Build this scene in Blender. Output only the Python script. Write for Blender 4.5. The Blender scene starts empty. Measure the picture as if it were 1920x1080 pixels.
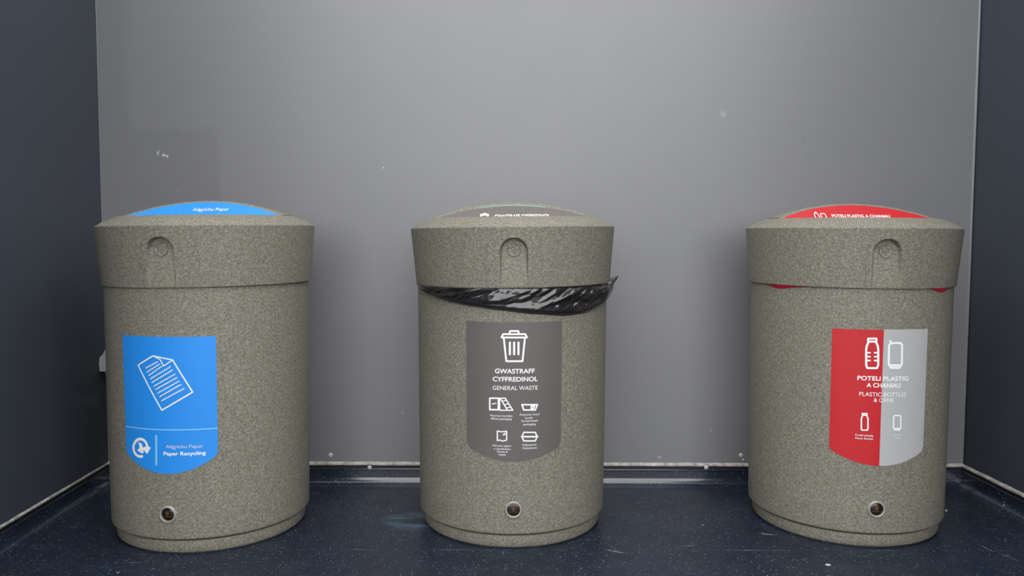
import bpy, bmesh, math, random
from mathutils import Vector, Matrix, noise

sc = bpy.context.scene
# ---------------------------------------------------------------- camera
cam_d = bpy.data.cameras.new('camera'); cam = bpy.data.objects.new('camera', cam_d)
sc.collection.objects.link(cam); sc.camera = cam
cam_d.sensor_width = 36.0
cam_d.lens = 36.0 * 1525.9 / 1920.0
cam.location = (0.0, 0.0, 0.8164)
cam.rotation_mode = 'QUATERNION'
cam.rotation_quaternion = (Matrix.Rotation(math.pi/2 - 0.0629, 3, 'X') @ Matrix.Rotation(0.0033, 3, 'Z')).to_quaternion()
cam_d.clip_start = 0.02

# ---------------------------------------------------------------- exposure
sc.view_settings.view_transform = 'Standard'
sc.view_settings.look = 'None'
sc.view_settings.gamma = 1.0
sc.view_settings.use_curve_mapping = False
sc.view_settings.exposure = 0.0

# ---------------------------------------------------------------- overcast sky
W = bpy.data.worlds.new('overcast_sky'); sc.world = W; W.use_nodes = True
nt = W.node_tree; bg = nt.nodes['Background']
tc = nt.nodes.new('ShaderNodeTexCoord'); sx = nt.nodes.new('ShaderNodeSeparateXYZ')
rp = nt.nodes.new('ShaderNodeValToRGB')
nt.links.new(tc.outputs['Generated'], sx.inputs[0]); nt.links.new(sx.outputs['Z'], rp.inputs[0])
e = rp.color_ramp.elements
e[0].position = 0.0; e[0].color = (0.12, 0.12, 0.12, 1)
e[1].position = 0.9; e[1].color = (0.74, 0.74, 0.74, 1)
k = rp.color_ramp.elements.new(0.06); k.color = (0.80, 0.80, 0.80, 1)
k = rp.color_ramp.elements.new(0.20); k.color = (0.90, 0.91, 0.92, 1)
nt.links.new(rp.outputs[0], bg.inputs['Color'])
bg.inputs['Strength'].default_value = 3.95

# ---------------------------------------------------------------- helpers
def link(name, me, mat, parent=None, smooth=True):
    o = bpy.data.objects.new(name, me); sc.collection.objects.link(o)
    if mat is not None: me.materials.append(mat)
    if smooth:
        for p in me.polygons: p.use_smooth = True
        me.set_sharp_from_angle(angle=math.radians(38))
    if parent is not None: o.parent = parent
    return o
def obj(name, bm, mat, parent=None, smooth=True, fix=True):
    if fix: bmesh.ops.recalc_face_normals(bm, faces=bm.faces)
    me = bpy.data.meshes.new(name); bm.to_mesh(me); bm.free()
    return link(name, me, mat, parent, smooth)
def thing(name, label, cat, loc=(0,0,0), group=None):
    o = bpy.data.objects.new(name, None); sc.collection.objects.link(o); o.location = loc
    tag(o, label, cat, group); return o
def tag(o, label, cat, group=None):
    o['label'] = label; o['category'] = cat
    if group: o['group'] = group
    return o
def struct(o): o['kind'] = 'structure'; return o
def box(bm, x0, x1, y0, y1, z0, z1, bevel=0.0):
    vs = [bm.verts.new((x, y, z)) for x in (x0, x1) for y in (y0, y1) for z in (z0, z1)]
    fs = [bm.faces.new([vs[i] for i in f]) for f in ((0,1,3,2),(4,6,7,5),(0,4,5,1),(2,3,7,6),(0,2,6,4),(1,5,7,3))]
    if bevel:
        es = list({e for f in fs for e in f.edges})
        bmesh.ops.bevel(bm, geom=es, offset=bevel, segments=3, affect='EDGES', profile=0.5)
def lathe(bm, prof, n=160, close=False):
    """prof = [(r, z)], revolved about z; r == 0 gives a pole"""
    rings = []
    for r, z in prof:
        if r < 1e-6: rings.append([bm.verts.new((0, 0, z))])
        else: rings.append([bm.verts.new((r*math.sin(2*math.pi*i/n), -r*math.cos(2*math.pi*i/n), z)) for i in range(n)])
    for a, b in zip(rings, rings[1:] + ([rings[0]] if close else [])):
        for i in range(n):
            j = (i+1) % n
            if len(a) == 1 and len(b) == 1: continue
            if len(a) == 1: bm.faces.new((a[0], b[j], b[i]))
            elif len(b) == 1: bm.faces.new((a[i], a[j], b[0]))
            else: bm.faces.new((a[i], a[j], b[j], b[i]))
def rounded(pts, rad, seg=5):
    """round the corners of an open 2D profile; pts = [(r, z)] , rad per point (0 = sharp)"""
    out = []
    for i, p in enumerate(pts):
        R = rad[i]
        if R <= 0 or i in (0, len(pts)-1): out.append(p); continue
        a = Vector(pts[i-1]) - Vector(p); b = Vector(pts[i+1]) - Vector(p)
        d = min(R, a.length*0.49, b.length*0.49); P = Vector(p)
        A = P + a.normalized()*d; B = P + b.normalized()*d
        for k in range(seg+1):
            t = k/seg; q = A*(1-t)**2 + P*2*t*(1-t) + B*t*t; out.append((q.x, q.y))
    return out

# ---------------------------------------------------------------- materials
def mat_new(name):
    m = bpy.data.materials.new(name); m.use_nodes = True
    return m, m.node_tree, m.node_tree.nodes['Principled BSDF']
def plain(name, col, rough=0.5, metal=0.0, spec=0.5):
    m, t, b = mat_new(name)
    b.inputs['Base Color'].default_value = (*col, 1); b.inputs['Roughness'].default_value = rough
    b.inputs['Metallic'].default_value = metal; b.inputs['Specular IOR Level'].default_value = spec
    return m
class NT:
    def __init__(s, t): s.t = t; s.co = t.nodes.new('ShaderNodeTexCoord').outputs['Object']
    def n(s, kind, **kw):
        nd = s.t.nodes.new(kind)
        for k, v in kw.items(): setattr(nd, k, v)
        return nd
    def link(s, a, b): s.t.links.new(a, b)
    def noise(s, scale, detail=2, rough=0.5, vec=None):
        nd = s.n('ShaderNodeTexNoise'); nd.inputs['Scale'].default_value = scale
        nd.inputs['Detail'].default_value = detail; nd.inputs['Roughness'].default_value = rough
        s.link(vec or s.co, nd.inputs['Vector']); return nd.outputs['Fac']
    def ramp(s, fac, stops, interp='LINEAR'):
        nd = s.n('ShaderNodeValToRGB'); nd.color_ramp.interpolation = interp
        el = nd.color_ramp.elements
        while len(el) < len(stops): el.new(0.5)
        for e_, (p, c) in zip(el, stops):
            e_.position = p; e_.color = (*c, 1) if len(c) == 3 else c
        s.link(fac, nd.inputs[0]); return nd.outputs[0]
    def mix(s, fac, a, b, mode='MIX'):
        nd = s.n('ShaderNodeMix', data_type='RGBA', blend_type=mode)
        for inp, v in ((nd.inputs[0], fac), (nd.inputs[6], a), (nd.inputs[7], b)):
            if hasattr(v, 'is_linked'): s.link(v, inp)
            elif isinstance(v, (int, float)): inp.default_value = v
            else: inp.default_value = (*v, 1)
        return nd.outputs[2]
    def math(s, op, a, b=0.0, clamp=False):
        nd = s.n('ShaderNodeMath', operation=op, use_clamp=clamp)
        for inp, v in ((nd.inputs[0], a), (nd.inputs[1], b)):
            if hasattr(v, 'is_linked'): s.link(v, inp)
            else: inp.default_value = v
        return nd.outputs[0]
    def mapping(s, scale=(1,1,1), loc=(0,0,0), rot=(0,0,0)):
        nd = s.n('ShaderNodeMapping'); nd.inputs['Scale'].default_value = scale
        nd.inputs['Location'].default_value = loc; nd.inputs['Rotation'].default_value = rot
        s.link(s.co, nd.inputs['Vector']); return nd.outputs[0]
    def xyz(s, vec=None):
        nd = s.n('ShaderNodeSeparateXYZ'); s.link(vec or s.co, nd.inputs[0]); return nd.outputs
    def ell(s, a, b, ca, cb, ra, rb, soft=0.3):
        """mask of an ellipse in two coordinates"""
        p = s.math('POWER', s.math('DIVIDE', s.math('SUBTRACT', a, ca), ra), 2)
        q = s.math('POWER', s.math('DIVIDE', s.math('SUBTRACT', b, cb), rb), 2)
        d = s.math('SQRT', s.math('ADD', p, q))
        mr = s.n('ShaderNodeMapRange'); mr.inputs[1].default_value = 1.0; mr.inputs[2].default_value = 1.0 - soft
        s.link(d, mr.inputs[0]); return mr.outputs[0]
    def step(s, v, lo, hi):
        mr = s.n('ShaderNodeMapRange'); mr.inputs[1].default_value = lo; mr.inputs[2].default_value = hi
        s.link(v, mr.inputs[0]); return mr.outputs[0]
    def bump(s, h, strength, dist, bsdf):
        nd = s.n('ShaderNodeBump'); nd.inputs['Strength'].default_value = strength
        nd.inputs['Distance'].default_value = dist; s.link(h, nd.inputs['Height'])
        s.link(nd.outputs[0], bsdf.inputs['Normal'])

def stone_plastic():
    m, t, b = mat_new('speckled_stone_plastic'); s = NT(t)
    g = s.noise(200, 3, 0.7)
    c = s.ramp(g, [(0.28, (0.112, 0.107, 0.083)), (0.44, (0.168, 0.160, 0.127)), (0.54, (0.215, 0.205, 0.166)), (0.70, (0.330, 0.315, 0.262))])
    hue = s.ramp(s.noise(60, 2, 0.6), [(0.35, (1.0, 0.985, 0.93)), (0.65, (0.99, 1.0, 1.03))])
    c = s.mix(1.0, c, hue, 'MULTIPLY')
    sp = s.ramp(s.noise(380, 1), [(0.70, (0, 0, 0)), (0.76, (1, 1, 1))])
    c = s.mix(sp, c, (0.38, 0.36, 0.31))
    s.link(c, b.inputs['Base Color']); b.inputs['Roughness'].default_value = 0.55
    b.inputs['Specular IOR Level'].default_value = 0.28
    s.bump(s.noise(500, 2), 0.25, 0.0008, b)
    return m

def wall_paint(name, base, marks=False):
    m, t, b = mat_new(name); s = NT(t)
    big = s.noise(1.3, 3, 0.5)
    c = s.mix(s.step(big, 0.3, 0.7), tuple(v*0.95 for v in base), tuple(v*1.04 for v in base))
    rough = s.math('ADD', s.math('MULTIPLY', s.noise(9, 4, 0.6), 0.06), 0.36)
    if marks:
        x, y, z = s.xyz()
        # a repainted patch by the left corner, with roller edges
        wob = s.math('MULTIPLY', s.math('SUBTRACT', s.noise(7, 2), 0.5), 0.05)
        xe = s.math('ADD', x, wob)
        ze = s.math('ADD', z, wob)
        low = s.math('MULTIPLY', s.step(xe, -0.945, -0.958), s.step(ze, 1.175, 1.150))
        strip = s.step(xe, -1.225, -1.245)
        patch = s.math('MAXIMUM', low, strip)
        patch = s.math('MULTIPLY', patch, s.step(z, 0.80, 0.95))
        c = s.mix(s.math('MULTIPLY', patch, 0.16), c, tuple(v*0.45 for v in base))
        # chips and scuffs
        chipn = s.noise(130, 2)
        def chip(cx, cz, rx, rz, soft=0.6): return s.ell(x, z, cx, cz, rx, rz, soft)
        ms = [chip(-1.146, 1.083, .0035, .009), chip(-1.127, 1.076, .007, .006), chip(-1.116, 1.072, .005, .005), chip(-1.138, 1.090, .006, .003),
              chip(-0.417, 1.038, .003, .003), chip(.490, .090, .006, .003), chip(.658, .180, .004, .003), chip(.775, .53, .004, .003),
              chip(-1.085, .962, .003, .003), chip(-.36, .235, .004, .004)]
        acc = ms[0]
        for q in ms[1:]: acc = s.math('MAXIMUM', acc, q)
        acc = s.math('MULTIPLY', acc, s.step(chipn, 0.38, 0.55))
        c = s.mix(acc, c, (0.62, 0.62, 0.62))
        c = s.mix(s.math('MULTIPLY', chip(.679, 1.212, .014, .014, .8), 0.25), c, (0.55, 0.55, 0.53))
        d = s.math('MAXIMUM', chip(-.148, .987, .007, .004), chip(.955, 1.075, .005, .006))
        d = s.math('MAXIMUM', d, chip(.94, 1.13, .003, .012))
        d = s.math('MAXIMUM', d, chip(-.30, 1.09, .004, .003))
        c = s.mix(s.math('MULTIPLY', d, 0.4), c, tuple(v*0.4 for v in base))
        # a few random faint scuffs
        sc_ = s.ramp(s.noise(26, 2, 0.5, s.mapping((1, 1, 2.2))), [(0.74, (0, 0, 0)), (0.80, (1, 1, 1))])
        c = s.mix(s.math('MULTIPLY', sc_, 0.18), c, (0.5, 0.5, 0.5))
    else:
        sc_ = s.ramp(s.noise(60, 1), [(0.80, (0, 0, 0)), (0.84, (1, 1, 1))])
        c = s.mix(s.math('MULTIPLY', sc_, 0.3), c, (0.4, 0.4, 0.4))
    s.link(c, b.inputs['Base Color']); s.link(rough, b.inputs['Roughness'])
    b.inputs['Specular IOR Level'].default_value = 0.95 if marks else 0.12
    s.bump(s.noise(70, 3, 0.6), 0.06, 0.002, b)
    return m

SCRATCHES = [(1.247, 2.127, 1.262, 2.075, .0035), (1.262, 2.077, 1.292, 2.008, .0025), (1.228, 2.118, 1.236, 2.085, .0015),
             (.243, 2.085, .300, 2.055, .006), (.445, 2.110, .500, 2.112, .003), (.672, 2.205, .735, 2.190, .006), (.505, 2.330, .514, 2.333, .004),
             (-.98, 1.985, -.90, 1.99, .002), (-1.24, 2.236, -1.22, 2.232, .0025), (.735, 2.02, .76, 2.03, .002)]
def vinyl(name, seam=True, rlo=0.26, bmp=0.25):
    m, t, b = mat_new(name); s = NT(t)
    x, y, z = s.xyz()
    base = s.mix(s.noise(2.2, 4, 0.6), (0.0045, 0.0078, 0.018), (0.012, 0.019, 0.040))
    haze = s.step(s.noise(14, 5, 0.7), 0.45, 0.75)
    base = s.mix(s.math('MULTIPLY', haze, 0.22), base, (0.06, 0.075, 0.10))
    vo = s.n('ShaderNodeTexVoronoi'); vo.inputs['Scale'].default_value = 150; s.link(s.co, vo.inputs['Vector'])
    dot = s.math('LESS_THAN', vo.outputs['Distance'], 0.26)
    rnd = s.n('ShaderNodeSeparateColor'); s.link(vo.outputs['Color'], rnd.inputs[0])
    pick = s.math('POWER', s.step(rnd.outputs[0], 0.35, 1.0), 3)
    base = s.mix(s.math('MULTIPLY', s.math('MULTIPLY', dot, pick), 0.95), base, (0.27, 0.33, 0.38))
    grit = s.ramp(s.noise(210, 3, 0.7), [(0.42, (0, 0, 0)), (0.66, (1, 1, 1))])
    base = s.mix(s.math('MULTIPLY', grit, 0.40), base, (0.045, 0.060, 0.085))
    warm = s.step(s.noise(5, 2), 0.5, 0.65)
    base = s.mix(s.math('MULTIPLY', warm, 0.35), base, (0.018, 0.017, 0.022))
    v2 = s.n('ShaderNodeTexVoronoi'); v2.inputs['Scale'].default_value = 14; s.link(s.co, v2.inputs['Vector'])
    d2 = s.math('LESS_THAN', v2.outputs['Distance'], 0.045)
    r2 = s.n('ShaderNodeSeparateColor'); s.link(v2.outputs['Color'], r2.inputs[0])
    base = s.mix(s.math('MULTIPLY', d2, s.math('GREATER_THAN', r2.outputs[0], 0.55)), base, (0.34, 0.36, 0.36))
    if seam:
        # welded seam between two sheets, running left to right
        yw = s.math('ADD', y, s.math('MULTIPLY', x, -0.004))
        ln = s.math('LESS_THAN', s.math('ABSOLUTE', s.math('SUBTRACT', yw, 2.079)), 0.0022)
        base = s.mix(s.math('MULTIPLY', ln, s.math('MULTIPLY', s.step(s.noise(9, 4, .7), .45, .70), 0.6)), base, (0.14, 0.17, 0.20))
        # scratches
        def line(x0, y0, x1, y1, w):
            L = math.hypot(x1 - x0, y1 - y0); dx, dy = (x1 - x0)/L, (y1 - y0)/L
            al = s.math('ADD', s.math('MULTIPLY', s.math('SUBTRACT', x, (x0 + x1)/2), dx), s.math('MULTIPLY', s.math('SUBTRACT', y, (y0 + y1)/2), dy))
            ac = s.math('ADD', s.math('MULTIPLY', s.math('SUBTRACT', x, (x0 + x1)/2), -dy), s.math('MULTIPLY', s.math('SUBTRACT', y, (y0 + y1)/2), dx))
            return s.ell(al, ac, 0, 0, L/2, w, .7)
        lm = None
        for q in SCRATCHES:
            e_ = line(*q); lm = e_ if lm is None else s.math('MAXIMUM', lm, e_)
        base = s.mix(s.math('MULTIPLY', lm, s.step(s.noise(120, 2), .35, .55)), base, (0.20, 0.215, 0.22))
        # pale blue scrape beside the middle bin
        e1 = s.ell(x, y, -0.27, 2.295, 0.115, 0.085, 0.35)
        ring = s.math('MULTIPLY', e1, s.step(s.ell(x, y, -0.255, 2.293, 0.095, 0.038, 0.6), 0.8, 0.1))
        st = s.step(s.noise(26, 4, 0.6, s.mapping((0.35, 2.2, 1))), 0.40, 0.62)
        base = s.mix(s.math('MULTIPLY', s.math('MULTIPLY', ring, st), 0.75), base, (0.075, 0.15, 0.21))
    s.link(base, b.inputs['Base Color'])
    r = s.math('ADD', s.math('MULTIPLY', s.noise(11, 4, 0.6), 0.16), rlo)
    s.link(r, b.inputs['Roughness']); b.inputs['Specular IOR Level'].default_value = 0.26 if seam else 1.0
    s.bump(s.noise(160, 3, 0.6), bmp, 0.0012, b)
    return m

M_STONE = stone_plastic()
M_WALL = wall_paint('grey_satin_wall_paint', (0.176, 0.177, 0.188), True)
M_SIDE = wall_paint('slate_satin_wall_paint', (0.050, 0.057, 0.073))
M_FLOOR = vinyl('navy_safety_vinyl'); M_COVE = vinyl('navy_cove_vinyl', False, 0.09, 0.10)
M_CEIL = plain('soffit_white', (0.55, 0.55, 0.54), 0.7)
M_PAVE = plain('grey_paving', (0.16, 0.16, 0.155), 0.8)
M_CAP = plain('black_capping', (0.006, 0.006, 0.006), 0.5)
def sealant():
    m, t, b = mat_new('dirty_sealant'); s = NT(t)
    c = s.ramp(s.noise(40, 4, 0.7), [(0.3, (0.16, 0.155, 0.14)), (0.5, (0.38, 0.37, 0.35)), (0.7, (0.60, 0.59, 0.57))])
    s.link(c, b.inputs['Base Color']); b.inputs['Roughness'].default_value = 0.5
    return m
M_SEAL = sealant()
M_SCREW = plain('nylon_screw_cap', (0.62, 0.62, 0.61), 0.4)
M_SCREW_D = plain('screw_slot', (0.16, 0.16, 0.15), 0.5)
def sheet(name, col, rough=0.5):
    m, t, b = mat_new(name); s = NT(t)
    c = s.mix(s.noise(25, 3, 0.6), tuple(v*0.94 for v in col), tuple(min(1, v*1.06) for v in col))
    s.link(c, b.inputs['Base Color']); b.inputs['Roughness'].default_value = rough
    b.inputs['Specular IOR Level'].default_value = 0.5
    return m
M_BLUE = sheet('blue_vinyl_label', (0.016, 0.262, 0.80))
M_BROWN = sheet('taupe_vinyl_label', (0.118, 0.105, 0.101))
M_RED = sheet('red_vinyl_label', (0.50, 0.008, 0.014))
M_GREY = sheet('silver_grey_vinyl_label', (0.43, 0.435, 0.445))
INK = {'white': plain('white_ink', (0.88, 0.88, 0.88), 0.4), 'offwhite': plain('thin_white_ink', (0.66, 0.67, 0.68), 0.4),
       'pale': plain('pale_blue_ink', (0.22, 0.56, 0.92), 0.4)}
M_TEAL = plain('worn_teal_edge', (0.19, 0.27, 0.25), 0.6)
M_BADGE = plain('dark_badge_dome', (0.012, 0.008, 0.005), 0.12)
M_GOLD = plain('dull_gold_print', (0.075, 0.045, 0.014), 0.35)
M_RIM = plain('pale_badge_rim', (0.42, 0.40, 0.36), 0.3, 0.3)
M_BAG = plain('black_polythene', (0.014, 0.014, 0.014), 0.16, 0.0, 1.0)
M_REDBAG = plain('red_polythene', (0.42, 0.012, 0.03), 0.3)
M_FIT = plain('grey_weathered_plastic', (0.30, 0.31, 0.30), 0.6)
M_TIP = plain('white_plastic', (0.7, 0.7, 0.68), 0.4)
M_DARK = plain('dark_inside', (0.02, 0.02, 0.02), 0.6)

# ---------------------------------------------------------------- the alcove
YW = 2.652
def XL(y): return -1.337 + 0.027*(YW - y)
def XR(y): return 1.493 + 0.0256*(YW - y)
ZT = 2.55; YF = 0.25
def wall_box(name, pts, mat):
    bm = bmesh.new()
    lo = [bm.verts.new((x, y, -0.02)) for x, y in pts]; hi = [bm.verts.new((x, y, ZT)) for x, y in pts]
    bm.faces.new(lo[::-1]); bm.faces.new(hi)
    n = len(pts)
    for i in range(n): bm.faces.new((lo[i], lo[(i+1) % n], hi[(i+1) % n], hi[i]))
    return struct(obj(name, bm, mat, smooth=False))
wall_back = wall_box('wall_back', [(XL(YW), YW), (XR(YW), YW), (XR(YW), YW + .15), (XL(YW), YW + .15)], M_WALL)
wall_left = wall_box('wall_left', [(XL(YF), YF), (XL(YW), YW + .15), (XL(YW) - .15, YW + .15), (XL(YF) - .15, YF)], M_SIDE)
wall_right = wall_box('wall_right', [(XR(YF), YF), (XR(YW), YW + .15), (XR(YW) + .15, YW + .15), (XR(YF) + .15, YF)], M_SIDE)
bm = bmesh.new(); box(bm, -1.8, 1.9, YF - 0.3, YW + .15, -0.06, 0.0)
floor = struct(obj('floor', bm, M_FLOOR, smooth=False))
bm = bmesh.new(); box(bm, -14, 14, -16, YF - 0.301, -0.06, -0.002)
struct(obj('ground', bm, M_PAVE, smooth=False))

# coved skirting: profile in (distance from wall, height)
COVE = [(0.0, 0.0615), (0.0065, 0.0615), (0.0065, 0.052), (0.0085, 0.050), (0.0085, 0.046), (0.0060, 0.044), (0.0058, 0.034), (0.0059, 0.0205)]
for i in range(0, 9):
    a = math.pi/2 * i/8; R = 0.020
    COVE.append((0.0060 + R*1.45*(1 - math.cos(a)), 0.0004 + R*(1 - math.sin(a))))
COVE += [(0.045, 0.0001), (0.0, 0.0)]
BEAD = [(0.0, 0.0615), (0.0058, 0.0615), (0.0062, 0.0645), (0.0048, 0.0675), (0.0018, 0.0705), (0.0, 0.072)]
def corner_pts(d):
    """plan points of the line at distance d from the three walls"""
    yb = YW - d
    return [(XL(YF) + d, YF), (XL(yb) + d, yb), (XR(yb) - d, yb), (XR(YF) - d, YF)]
def sweep(name, prof, side, mat, parent=None, jitter=0.0, seed=1):
    bm = bmesh.new(); N = 90 if jitter else 24; rows = []
    for k in range(N + 1):
        t = k/N; row = []
        for j, (d, z) in enumerate(prof):
            c = corner_pts(d); a, b = {'left': (c[0], c[1]), 'back': (c[1], c[2]), 'right': (c[2], c[3])}[side]
            x = a[0] + (b[0]-a[0])*t; y = a[1] + (b[1]-a[1])*t
            if jitter and d > 0.0001 or jitter and z > prof[0][1] + .001:
                q = noise.noise(Vector((x*28 + seed, y*28, j*0.6)))
                z += q*jitter
            row.append(bm.verts.new((x, y, z)))
        rows.append(row)
    n = len(prof)
    for a, b in zip(rows, rows[1:]):
        for j in range(n):
            bm.faces.new((a[j], a[(j+1) % n], b[(j+1) % n], b[j]))
    bm.faces.new(rows[0]); bm.faces.new(rows[-1][::-1])
    return obj(name, bm, mat, parent, smooth=False)
skirts = {}
for side in ('back', 'left', 'right'):
    sk = struct(sweep('baseboard_' + side, COVE, side, M_COVE)); skirts[side] = sk
    for p in sk.data.polygons:
        p.use_smooth = True
    sk.data.set_sharp_from_angle(angle=math.radians(38))
    cap = [(0.0005, 0.0612), (0.0072, 0.0612), (0.0072, 0.0515), (0.0005, 0.0515)]
    sweep('capping_strip', cap, side, M_CAP, sk)
    sweep('sealant_bead', BEAD, side, M_SEAL, sk, 0.0016, {'back': 1, 'left': 7, 'right': 13}[side])
# painted-over filler beads in the two inner corners
for i, (X, sgn) in enumerate(((XL(YW), 1), (XR(YW), -1))):
    bm = bmesh.new(); pts = []
    n = 40
    for k in range(n + 1):
        z = 0.072 + (ZT - 0.08)*k/n; w = 0.0045 + 0.0012*noise.noise(Vector((0, i*9, z*6)))
        pts.append([bm.verts.new((X, YW, z)), bm.verts.new((X + sgn*w, YW, z)), bm.verts.new((X + sgn*w*.4, YW - w*.4, z)), bm.verts.new((X + sgn*.0002, YW - w, z))])
    for a, b in zip(pts, pts[1:]):
        for j in range(4): bm.faces.new((a[j], a[(j+1) % 4], b[(j+1) % 4], b[j]))
    struct(obj('trim_%d' % (i + 1), bm, M_WALL))

# round screw caps low on the back wall and along the skirting
def screw(x, z, d, parent, r=0.0065):
    bm = bmesh.new()
    lathe(bm, [(0, .0030), (r*.45, .0030), (r*.8, .0024), (r, .0012), (r, -.0008), (0, -.0008)], 24)
    bmesh.ops.rotate(bm, verts=bm.verts, matrix=Matrix.Rotation(math.pi/2, 3, 'X'))
    bmesh.ops.translate(bm, verts=bm.verts, vec=(x, YW - d, z))
    s_ = obj('screw_cap', bm, M_SCREW, parent)
    bm = bmesh.new(); lathe(bm, [(0, .0034), (r*.30, .0034), (r*.34, .0028), (0, .0028)], 16)
    bmesh.ops.rotate(bm, verts=bm.verts, matrix=Matrix.Rotation(math.pi/2, 3, 'X'))
    bmesh.ops.translate(bm, verts=bm.verts, vec=(x, YW - d, z))
    obj('recess', bm, M_SCREW_D, s_)
for x, z in ((-0.598, .094), (0.759, .098)): screw(x, z, 0.0, wall_back)
screw(0.766, .083, 0.0, wall_back, 0.0035)
for x, z in ((-0.468, .0545), (0.643, .0585)): screw(x, z, 0.0078, skirts['back'])

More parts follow.
